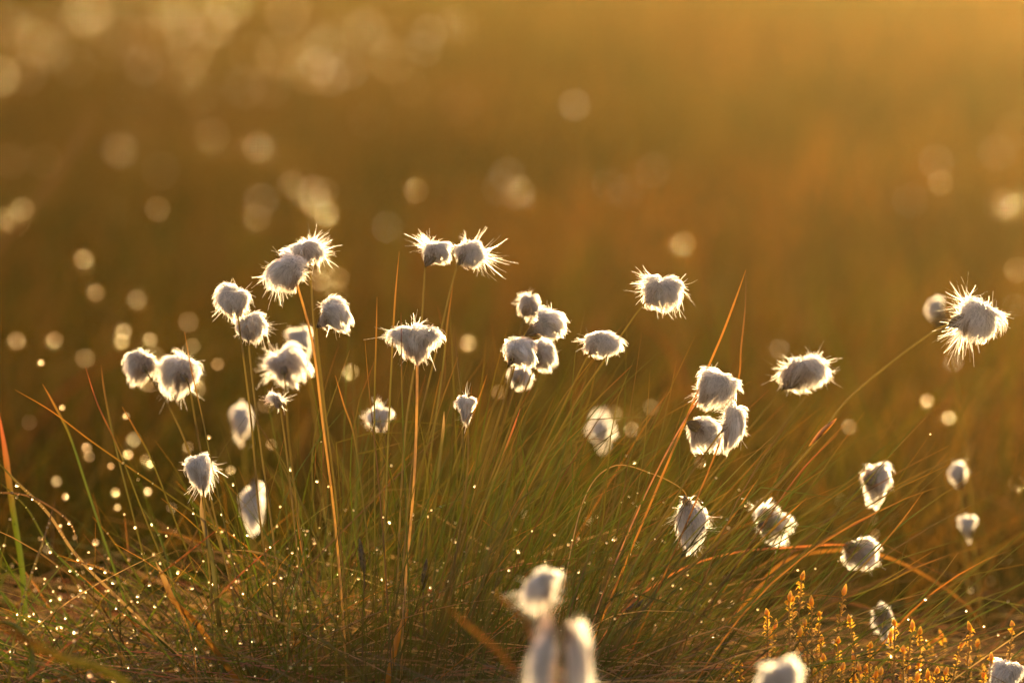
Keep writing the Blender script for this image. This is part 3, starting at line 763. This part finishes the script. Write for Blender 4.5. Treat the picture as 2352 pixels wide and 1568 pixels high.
DROPB = []
blades = [
    ('long thin arching blade with a brown tip, reaching highest at the left edge', [(35, 895), (120, 945), (220, 1020), (380, 1130), (480, 1205), (560, 1290), (640, 1400)], 5, ORANGE, OLIVE),
    ('broad red topped reed standing at the left edge', [(-4, 940), (12, 1040), (28, 1160), (52, 1320), (62, 1500)], 16, RED * 1.2, GREEN * 1.5, 0.10),
    ('bright wet blade coming in from the left edge above the others', [(-20, 1045), (40, 1108), (110, 1178), (180, 1280), (300, 1400)], 9, OLIVE, STRAW * 0.6),
    ('pale blade below the bright wet one, running down right from the left edge', [(-20, 1090), (60, 1165), (120, 1262), (230, 1365), (380, 1480)], 7, OLIVE, GREEN),
    ('drooping greyish blade arching over at the left edge', [(178, 1245), (160, 1200), (110, 1160), (50, 1135), (-40, 1130)], 6, STRAW * 0.6, BROWN * 1.4),
    ('arching blade with a sharp bend and bright wet edge below the left heads', [(518, 1262), (580, 1266), (640, 1285), (700, 1330), (770, 1430), (820, 1530)], 7, STRAW * 0.7, OLIVE),
    ('curved russet blade starting left of the lower grass', [(150, 1284), (220, 1300), (300, 1340), (380, 1410), (470, 1500)], 7, ORANGE * 0.8, OLIVE),
    ('short gleaming blade tip near the bottom left of centre', [(538, 1390), (600, 1410), (670, 1440), (730, 1465), (800, 1520)], 9, STRAW, OLIVE, -0.04),
    ('straight brown blade leaning right across the lower left', [(508, 1208), (430, 1270), (330, 1350), (240, 1450), (150, 1560)], 7, RED * 0.7, OLIVE, -0.03),
    ('reddish blade leaning right, below the straight brown one', [(640, 1240), (540, 1330), (460, 1420), (440, 1480), (470, 1560)], 7, RED, GREEN * 0.8, 0.0),
    ('olive blade bowing left with a brown tip near the left edge', [(127, 1148), (100, 1240), (55, 1370), (30, 1480), (20, 1560)], 9, BROWN, OLIVE * 1.3, -0.02),
    ('thick dark green blade curling over in the bottom left corner', [(-20, 1425), (30, 1435), (66, 1475), (74, 1530), (70, 1600)], 12, GREEN, GREEN * 0.7, -0.1),
    ('wide blurred orange leaf lying across the bottom left corner', [(-60, 1400), (120, 1500), (330, 1600)], 20, ORANGE * 0.45, OLIVE, -0.4),
    ('dark tipped blade between the two leftmost cotton heads', [(424, 762), (440, 850), (465, 960), (500, 1130), (560, 1400)], 4, ORANGE, OLIVE),
    ('thin blade with an orange tip standing left of the lowest left head', [(196, 842), (225, 930), (272, 1030), (330, 1180), (420, 1400)], 5, RED, OLIVE),
    ('short upright blade with a brown tip near the left blurred drops', [(232, 838), (240, 900), (262, 1010), (310, 1200)], 5, ORANGE * 0.7, OLIVE, 0.06),
    ('golden topped blade nearest the left edge', [(98, 882), (125, 930), (160, 1000), (200, 1120), (260, 1300)], 7, ORANGE, GREEN * 1.4, 0.05),
    ('blade with a curved orange tip left of the low purplish head', [(280, 933), (310, 985), (350, 1060), (420, 1240)], 5, ORANGE, OLIVE, 0.03),
    ('tallest orange tipped blade, left of the topmost pair', [(917, 578), (908, 680), (900, 820), (890, 1050), (880, 1350)], 5, ORANGE, OLIVE * 1.2),
    ('upright orange tipped blade left of the tallest one', [(866, 682), (864, 780), (860, 950), (862, 1300)], 5, ORANGE, OLIVE * 1.2),
    ('dark blade passing in front of the umbrella shaped head', [(921, 718), (922, 800), (923, 900), (930, 1100), (940, 1400)], 4, RED * 0.8, GREEN, -0.02),
    ('brown tipped blade right of the umbrella shaped head', [(1044, 762), (1052, 840), (1062, 960), (1060, 1200), (1010, 1420)], 4, BROWN, OLIVE),
    ('faint blade leaning right below the topmost pair', [(1041, 648), (1028, 740), (1015, 860), (980, 1100)], 5, ORANGE * 0.7, OLIVE * 1.2, 0.07),
    ('bent orange blade folded to a sharp peak above the right hand trio, left arm', [(1713, 620), (1692, 680), (1660, 765), (1630, 835), (1560, 1000), (1400, 1380)], 6, ORANGE, ORANGE * 0.9),
    ('bent orange blade folded to a sharp peak above the right hand trio, right arm', [(1713, 620), (1712, 700), (1702, 800), (1694, 880), (1640, 1050), (1500, 1380)], 5, BROWN * 2, ORANGE * 0.6, 0.01),
    ('long olive blade leaning far right with a small orange tip', [(2120, 1130), (2060, 1210), (1980, 1300), (1850, 1420), (1720, 1530)], 5, ORANGE, OLIVE * 1.2),
    ('russet tipped blade passing above the plump lower right head', [(2035, 1165), (1960, 1205), (1850, 1265), (1700, 1370), (1540, 1490)], 5, RED * 1.2, OLIVE, 0.03),
    ('low olive blade leaning far right below the long one', [(2182, 1272), (2100, 1305), (2020, 1345), (1880, 1400), (1700, 1500)], 6, ORANGE * 0.6, OLIVE * 1.2, 0.02),
    ('blurred orange stalk arching down to the right edge', [(2290, 1500), (2230, 1400), (2140, 1330), (2040, 1280), (1940, 1262), (1800, 1290), (1700, 1400)], 8, ORANGE * 0.5, ORANGE * 0.9, 0.22),
    ('thin nearly level blade above the orange shoots', [(1948, 1372), (1880, 1366), (1790, 1368), (1680, 1390), (1560, 1440)], 4, ORANGE * 0.6, OLIVE),
    ('green blade lying level along the bottom right', [(2310, 1548), (2220, 1535), (2100, 1518), (1980, 1515), (1850, 1530), (1700, 1580)], 5, OLIVE, GREEN * 1.3, -0.02),
    ('brown level stalk crossing to the right edge', [(2380, 1500), (2250, 1500), (2120, 1508), (1980, 1520), (1850, 1560)], 5, BROWN * 1.4, STRAW * 0.4, 0.06),
    ('brown blade slanting in front of the soft cotton head', [(1925, 995), (1850, 1070), (1790, 1150), (1730, 1240), (1620, 1400)], 5, RED * 0.9, BROWN * 1.2),
    ('orange tipped blade below the soft cotton head, pointing up right', [(1853, 1143), (1790, 1200), (1700, 1290), (1580, 1430)], 6, ORANGE * 1.1, OLIVE * 1.3),
    ('blade with a bright orange tip below the drooping head', [(1740, 1100), (1680, 1190), (1600, 1290), (1460, 1460)], 6, ORANGE, OLIVE * 1.2, 0.02),
    ('thin blade slanting up right towards the lone shaggy head', [(1770, 1020), (1700, 1100), (1560, 1250), (1400, 1440)], 5, ORANGE * 0.7, OLIVE, 0.08),
    ('blurred amber leaf slanting down right under the tussock centre', [(1020, 1390), (1080, 1440), (1140, 1490), (1200, 1560), (1240, 1600)], 11, ORANGE * 0.4, ORANGE * 0.25, -0.42),
    ('short blurred amber blade left of the blurred foreground heads', [(1130, 1355), (1165, 1385), (1205, 1425), (1240, 1500)], 9, ORANGE * 0.5, ORANGE * 0.4, -0.4),
    ('thin dark green blade arching low across the tussock foot', [(820, 1362), (880, 1358), (960, 1372), (1030, 1410), (1080, 1470), (1110, 1540)], 4, OLIVE, GREEN * 0.8),
    ('orange blade standing left of the orange stalk in the lower centre', [(938, 1398), (926, 1430), (910, 1475), (900, 1520)], 14, ORANGE * 1.2, ORANGE),
    ('glowing little leaf twisted on its stalk in the left grass', [(358, 1290), (375, 1325), (400, 1380), (450, 1430), (500, 1500)], 16, STRAW, ORANGE * 0.6),
    ('glowing pale leaf below the low purplish head', [(462, 1140), (464, 1180), (475, 1235), (490, 1300), (500, 1400)], 12, STRAW, OLIVE),
    ('amber glowing leaf between the centre blades', [(1020, 945), (1018, 985), (1012, 1040), (1000, 1150)], 9, STRAW, OLIVE, 0.04),
    ('dark reddish blade passing behind the blurred hanging head', [(770, 862), (790, 930), (815, 1010), (840, 1200), (860, 1400)], 5, ORANGE, OLIVE, 0.02),
    ('orange tipped blade right of the smooth plump head', [(735, 1400), (700, 1300), (680, 1180)][::-1], 5, ORANGE, OLIVE),
    ('grey green blade crossing the left stalks down to the right', [(565, 930), (610, 1000), (660, 1080), (730, 1250), (790, 1420)], 4, BROWN, OLIVE),
    ('blurred pale blade rising diagonally at the upper left', [(225, 225), (190, 300), (140, 390), (60, 490), (-30, 600)], 11, STRAW * 0.3, BROWN * 1.2, 1.2),
    ('olive blade leaning right from the centre towards the blurred head', [(1335, 960), (1280, 1060), (1200, 1200), (1100, 1400)], 5, OLIVE, OLIVE * 1.2, 0.04),
    ('slim rust tipped blade left of the compact cotton head', [(1195, 938), (1180, 980), (1150, 1060), (1080, 1250), (1020, 1420)], 6, RED * 1.3, OLIVE * 1.2),
    ('orange tipped blade below the egg shaped head', [(1118, 862), (1100, 915), (1065, 1010), (1000, 1200), (960, 1400)], 5, ORANGE, OLIVE, 0.05),
]
for a in blades:
    lab, pts, w, c0 = a[:4]
    blade(lab, pts, w, c0, a[4] if len(a) > 4 else None, a[5] if len(a) > 5 else 0.0)

# ------------------------------------------------------------------ dark sedge spikes
def sedge_spike(label, X, Y, w, h, tilt, d):
    c = at(X, Y, d)
    gz = float(ground_z(c[0], c[1]))
    root = empty('sedge_spike', (c[0], c[1], gz)); tag(root, label, 'sedge', 'dark sedge spikes low in the tussock')
    a = R(tilt); ax = np.array([math.sin(a), 0, math.cos(a)])
    top = np.array([0, 0, c[2] - gz])
    b = Bag(); b.tube(spline([(-ax[0] * 0.01, 0.004, -0.003), top * 0.5, top - ax * h * PX * 0.5], 12), 0.0005, 6, BROWN)
    obj('stem', b.build('stem', M_stem), root)
    b = Bag(); r = np.random.default_rng(int(X))
    m = 46
    for k in range(m):
        t = (k + 0.5) / m; ph = k * 2.4
        rad = w * PX * math.sin(math.pi * min(max(t * 0.9 + 0.08, 0), 1)) * 0.55
        s = np.array([ax[2], 0, -ax[0]]); o = s * math.cos(ph) + np.array([0, 1, 0]) * math.sin(ph)
        p0 = top + ax * h * PX * (t * 2 - 1) * 0.5
        P = np.array([p0 + o * rad * 0.3, p0 + o * rad * 0.9 + ax * 0.0012, p0 + o * rad * 1.05 + ax * 0.0032])
        P = spline(P, 5)[None]
        W = np.array([[0.0005, 0.0014, 0.0016, 0.001, 0.0002]])
        b.ribbons(P, W, (o)[None], 0.3, np.broadcast_to(np.array([0.06, 0.045, 0.03]) * r.uniform(0.6, 1.5), (1, 5, 3)))
    b.tube(np.array([top + ax * h * PX * q for q in (-0.5, -0.2, 0.2, 0.5)]), np.array([0.0005, w * PX * 0.4, w * PX * 0.35, 0.0004]), 8, np.array([0.05, 0.035, 0.025]))
    obj('spike', b.build('spike', M_bract), root)


sedge_spike('dark upright sedge spike with dew, left one of two low in the tussock', 832, 1283, 15, 72, -8, 0.0)
sedge_spike('dark sedge spike with dew beaded on its right side, right one of two', 975, 1325, 14, 66, 6, 0.02)
sedge_spike('dark sedge spike lying over to the right of the blurred foreground heads', 1462, 1388, 12, 52, 65, 0.03)

# ------------------------------------------------------------------ orange moss shoots, bottom right
crop = [(770, 865), (690, 1000), (714, 1004), (1040, 965), (835, 1035), (890, 1095), (550, 1095), (1085, 1140), (595, 1190), (790, 1160), (560, 1250), (755, 1230),
        (900, 1265), (1005, 1275), (1375, 1160), (1490, 1190), (1535, 1220), (1345, 1250), (1605, 1270), (1685, 1255), (1215, 1305), (1865, 1195), (2140, 1170),
        (1800, 1295), (1910, 1300), (1425, 1330), (740, 1355), (915, 1385), (1115, 1395), (315, 1430), (375, 1430), (1140, 1450), (1185, 1460), (1530, 1420),
        (1855, 1405), (2000, 1390), (1250, 1500), (1415, 1500), (1590, 1510), (1650, 1470), (1110, 1520), (1520, 1520), (1280, 1480), (1030, 1450), (1460, 1440), (1700, 1480), (1950, 1500), (2060, 1440), (860, 1480)]
GM = 'orange budded moss shoots in the bottom right'
AMB = np.array([0.98, 0.52, 0.02]); YEL = np.array([0.95, 0.68, 0.08])
special = {0: 'orange budded shoot standing highest of all the moss shoots', 3: 'tall orange budded shoot with a plump twin bud, right of the highest one',
           6: 'leftmost tall orange budded shoot of the group', 22: 'rightmost tall yellow shoot near the right edge', 21: 'yellow shoot leafy all along, left of the rightmost tall one',
           19: 'blurred orange shoot with a nodding bud, standing apart', 4: 'slender orange budded shoot below and right of the highest one'}


def moss_shoot(i, x, y):
    r = np.random.default_rng(500 + i)
    X = (1600 + x / 2.765) * 0.98; Y = (1033 + y / 2.765) * 0.98
    d = {19: 0.12, 24: 0.1, 18: 0.12}.get(i, r.normal(0.0, 0.03))
    c = at(X, Y + 12, d)
    bx = c[0] + r.normal(0, 0.004); gz = float(ground_z(bx, c[1])) - 0.002
    root = empty('moss_shoot', (bx, c[1], gz))
    lab = special.get(i)
    tag(root, lab or 'short orange tipped moss shoot in the crowd along the bottom right', 'moss shoot', GM)
    top = c - np.array([bx, c[1], gz])
    cur = spline([(0, 0, 0), top * [0.3, 1, 0.5] + [r.normal(0, 0.001), 0, 0], top], 16)
    b = Bag(); b.tube(cur, np.linspace(0.0006, 0.00045, 16), 6, lerp(BROWN, np.array([0.3, 0.16, 0.03]), np.linspace(0, 1, 16)[:, None]))
    obj('stem', b.build('stem', M_stem), root)
    # leaflets down the upper part
    b = Bag(); H = min(0.022 + r.random() * 0.012, top[2] * 0.8)
    for k in range(44):
        t = r.random() ** 1.4; p = cur[-1] - np.array([0, 0, 1]) * H * t
        p[0] = np.interp(p[2], cur[:, 2], cur[:, 0])
        ph = r.uniform(0, 6.28); o = np.array([math.cos(ph), math.sin(ph), 0])
        ln = r.uniform(0.0012, 0.003) * (1 + 0.4 * t)
        P = spline([p, p + o * ln * 0.5 + [0, 0, ln * 0.5], p + o * ln + [0, 0, ln * r.uniform(-0.2, 0.9)]], 5)[None]
        b.ribbons(P, np.array([[0.0004, 0.0008, 0.0009, 0.0006, 0.00015]]), unit(np.array([[o[1], -o[0], 0.8]])), 0.3,
                  np.broadcast_to(lerp(AMB, STRAW * 1.2, min(1, t * 1.3)) * r.uniform(0.7, 1.1), (1, 5, 3)))
    obj('leaves', b.build('leaves', M_moss), root)
    # bud: overlapping scales wrapped round the tip
    b = Bag(); bl = r.uniform(0.0035, 0.0068); tl = r.normal(0, 0.25)
    axs = unit(np.array([math.sin(tl), r.normal(0, 0.15), math.cos(tl)])); s1 = unit(np.cross(axs, [0, 1, 0])); s2 = np.cross(s1, axs)
    for k in range(12):
        ph = k * 2.4; o = s1 * math.cos(ph) + s2 * math.sin(ph); q = k / 12
        p0 = cur[-1] + axs * bl * (q * 0.35 - 0.1); rr = 0.0012 * (1 - 0.3 * q)
        P = spline([p0, p0 + o * rr + axs * bl * 0.3, p0 + o * rr * 0.85 + axs * bl * 0.6, p0 + o * rr * 0.15 + axs * bl * 0.9], 7)[None]
        b.ribbons(P, np.array([[0.0008, 0.0015, 0.0019, 0.0018, 0.0014, 0.0009, 0.0002]]), o[None], 0.35, np.broadcast_to(lerp(AMB, YEL, q) * r.uniform(0.85, 1.15), (1, 7, 3)))
    obj('bud', b.build('bud', M_moss), root)


for i, (x, y) in enumerate(crop): moss_shoot(i, x, y)

# ------------------------------------------------------------------ dew
Vs, F3, F4 = uvsphere(16, 10)
Vd = Vs.copy(); Vd[:, 2] *= np.where(Vd[:, 2] > 0, 1.0, 0.85)
dew_me = make_mesh('dewdrop', Vd, [F4, F3], mats=(M_dew,))


def dew(p, r, label, group):
    o = bpy.data.objects.new('dewdrop', dew_me); col.objects.link(o)
    o.location = tuple(p); o.scale = (r, r, r)
    tag(o, label, 'dewdrop', group)


# out of focus discs: X, Y, disc width
discs = [(220, 672, 43), (500, 836, 30), (806, 854, 38), (95, 833, 14), (143, 936, 13), (290, 955, 15), (200, 1028, 24), (205, 1048, 26), (335, 1055, 26), (255, 1070, 16), (345, 1065, 18),
         (530, 1080, 22), (624, 1020, 26), (130, 1105, 25), (150, 1140, 16), (265, 1130, 22), (340, 1128, 20), (395, 1165, 25), (270, 1165, 16), (220, 1245, 16), (360, 1285, 24), (110, 1260, 24),
         (1075, 788, 40), (1145, 900, 34), (1205, 1180, 20), (1352, 1195, 20), (1495, 935, 38), (1410, 950, 40), (1450, 985, 36), (1608, 1062, 28), (1460, 1250, 20), (1703, 1323, 25), (1670, 1320, 24),
         (1950, 980, 36), (2130, 920, 34), (1935, 1150, 34), (2000, 1190, 32), (2060, 1195, 34), (2010, 1225, 22), (2310, 1285, 40), (2275, 1335, 28), (2230, 1355, 18), (2335, 1110, 38), (2220, 1290, 30),
         (955, 438, 60), (725, 465, 75), (745, 440, 70), (593, 338, 75), (487, 312, 85), (275, 345, 75), (578, 128, 110), (442, 120, 118), (484, 60, 112), (662, 28, 115), (395, 65, 120), (838, 70, 115), (900, 138, 112),
         (325, 150, 112), (155, 120, 112), (270, 78, 118), (525, 15, 112), (430, 10, 118), (-2, 175, 100), (1197, 438, 65), (2160, 420, 60), (2308, 468, 68), (2180, 960, 34), (735, 645, 48), (700, 580, 44), (100, 370, 88),
         (25, 370, 85), (35, 510, 66), (345, 780, 34), (280, 785, 36), (745, 105, 112), (640, 130, 112), (385, 20, 112), (200, 30, 112), (90, 100, 110), (350, 90, 112), (590, 500, 66), (670, 425, 70), (2335, 620, 60), (1570, 560, 60)]
rngd = np.random.default_rng(5)
known = {(a[0], a[1]) for a in discs}
for k_ in range(28):
    X_ = rngd.uniform(0, 1050); Y_ = abs(rngd.normal(0, 200)) + 5
    discs.append((X_, Y_, rngd.uniform(92, 116)))
for k_ in range(26):
    X_ = rngd.uniform(0, 900); Y_ = rngd.uniform(480, 1050)
    discs.append((X_, Y_, 20 + (1050 - Y_) * 0.06 + rngd.uniform(0, 14)))
GD1 = 'dewdrops blurred to discs behind the tussock'
for X, Y, disc in discs:
    f = disc / DINF
    d = DIST / (1 - f)
    p = at(X, Y, d - DIST)
    gz = float(ground_z(p[0], p[1]))
    if p[2] < gz + 0.006:
        for dd in np.linspace(d, DIST, 80):
            p = at(X, Y, dd - DIST)
            if p[2] > float(ground_z(p[0], p[1])) + 0.006: d = dd; break
    r = 0.0007 + 0.0030 * f * (0.85 if disc < 90 else 2.2 if (X, Y) in known else 0.8) * rng.uniform(0.75, 1.1)
    if disc < 30: r = 0.0007 + disc * 0.000014
    dew(p, r, 'dewdrop out of focus behind the tussock, seen as a pale disc', GD1)

# sparkles on the wet grass near the focus plane
GD2 = 'small dewdrops sparkling on the wet grass'
S = np.concatenate(DROP_SPOTS + [b[4:] for b in DROPB[:12] for _ in range(5)])
# picture position of each candidate
rel = S - np.array([0, 0, CH])
depth = rel[:, 1] * cp - rel[:, 2] * sp
up = rel[:, 1] * sp + rel[:, 2] * cp
Xp = 1176 + rel[:, 0] / depth * FOC / 36 * 2352; Yp = 784 - up / depth * FOC / 36 * 2352
ok = (Xp > -10) & (Xp < 2362) & (Yp < 1580) & (Yp > 950)
w = np.clip((Yp - 940) / 420, 0.0, 1.3) ** 1.8 * np.where(Xp < 800, 1.0, np.where(Xp < 1700, 0.55, 0.22)) * ok
w += ok * 0.01
from mathutils.bvhtree import BVHTree
Vall, Fall, nn = [], [], 0
for nm in ('tussock_grass', 'wet_grass', 'low_grass', 'dead_grass', 'meadow_grass'):
    me = bpy.data.objects[nm].data
    co = np.empty(len(me.vertices) * 3, np.float32); me.vertices.foreach_get('co', co)
    lv = np.empty(len(me.loops), np.int32); me.loops.foreach_get('vertex_index', lv)
    Vall.append(co.reshape(-1, 3)); Fall.append(lv.reshape(-1, 4) + nn); nn += len(me.vertices)
Vall = np.concatenate(Vall); Fall = np.concatenate(Fall)
nearf = Vall[Fall[:, 0], 1] < 4.6
bvh = BVHTree.FromPolygons(Vall.tolist(), Fall[nearf].tolist())
AZ, EL = R(12), R(8)
tosun = Vector((math.sin(AZ) * math.cos(EL), math.cos(AZ) * math.cos(EL), math.sin(EL)))
cand = rng.choice(len(S), min(16000, int((w > 0).sum())), replace=False, p=w / w.sum())
idx = []
campos = Vector((0, 0, CH))
for j in cand:
    p = Vector(S[j]) + Vector((0, -0.001, -0.0004))
    if bvh.ray_cast(p + tosun * 0.003, tosun)[0] is not None: continue
    dc = campos - p; L_ = dc.length; dc.normalize()
    if bvh.ray_cast(p + dc * 0.003, dc, L_)[0] is not None: continue
    idx.append(j)
    if len(idx) >= 900: break
print('lit dew', len(idx))
big = [j for j in idx[:300 - len(discs)]]
for j in big:
    r = 0.00055 + 0.0011 * rng.random() ** 2.6
    dew(S[j] + np.array([0, -r * 0.3, -r * 1.05]), r, 'small dewdrop sparkling on the wet grass of the tussock foot', GD2)
bag = Bag()
for j in idx[300 - len(discs):]:
    r = 0.00040 + 0.0005 * rng.random() ** 2
    n0 = bag.n
    bag.add(Vd * r + S[j], F4); bag.F3.append(F3 + n0)
o = obj('dew', bag.build('dew', M_dew, colours=False)); tag(o, 'finest dew glittering all over the wet grass', 'dew', kind='stuff')

# ------------------------------------------------------------------ haze
Vb = np.array([[x, y, z] for x in (-151, 151) for y in (-31, 301) for z in (-1.2, 2.0)], float)
Fb = np.array([[0, 1, 3, 2], [4, 6, 7, 5], [0, 4, 5, 1], [2, 3, 7, 6], [0, 2, 6, 4], [1, 5, 7, 3]])
M_haze, nt, out = new_mat('evening_haze')
pv = nt.nodes.new('ShaderNodeVolumePrincipled')
pv.inputs['Color'].default_value = (0.97, 0.80, 0.34, 1)
pv.inputs['Density'].default_value = 0.00175
pv.inputs['Anisotropy'].default_value = 0.93
nt.links.new(pv.outputs[0], out.inputs['Volume'])
tag(obj('haze', make_mesh('haze', Vb, [Fb], smooth=False, mats=(M_haze,))), kind='stuff', label='golden evening haze over the bog', cat='haze')

# ------------------------------------------------------------------ light
AZ, EL = R(12), R(8)
sv = Vector((math.sin(AZ) * math.cos(EL), math.cos(AZ) * math.cos(EL), math.sin(EL)))
ld = bpy.data.lights.new('sun', 'SUN'); lo = bpy.data.objects.new('sun', ld); col.objects.link(lo)
lo.rotation_euler = sv.to_track_quat('Z', 'Y').to_euler()
ld.energy = 5.0; ld.angle = R(0.5); ld.color = (1.0, 0.74, 0.34)
w = bpy.data.worlds.new('World'); sc.world = w; w.use_nodes = True
nt = w.node_tree
bg = nt.nodes['Background']
sky = nt.nodes.new('ShaderNodeTexSky'); sky.sky_type = 'NISHITA'; sky.sun_disc = False
sky.sun_elevation = EL; sky.sun_rotation = AZ; sky.air_density = 1.0; sky.dust_density = 1.5
wb = nt.nodes.new('ShaderNodeMix'); wb.data_type = 'RGBA'; wb.blend_type = 'MULTIPLY'; wb.inputs[0].default_value = 1.0
nt.links.new(sky.outputs[0], wb.inputs[6]); wb.inputs[7].default_value = (1.35, 0.93, 0.82, 1)
nt.links.new(wb.outputs[2], bg.inputs['Color']); bg.inputs['Strength'].default_value = 0.14

sc.view_settings.view_transform = 'Standard'; sc.view_settings.look = 'None'
sc.view_settings.exposure = 1.55; sc.view_settings.gamma = 1.0
sc.render.engine = 'CYCLES'
cy = sc.cycles
cy.use_denoising = True
cy.sample_clamp_indirect = 0; cy.sample_clamp_direct = 0
cy.max_bounces = 12; cy.diffuse_bounces = 10; cy.transmission_bounces = 10; cy.glossy_bounces = 2; cy.volume_bounces = 0
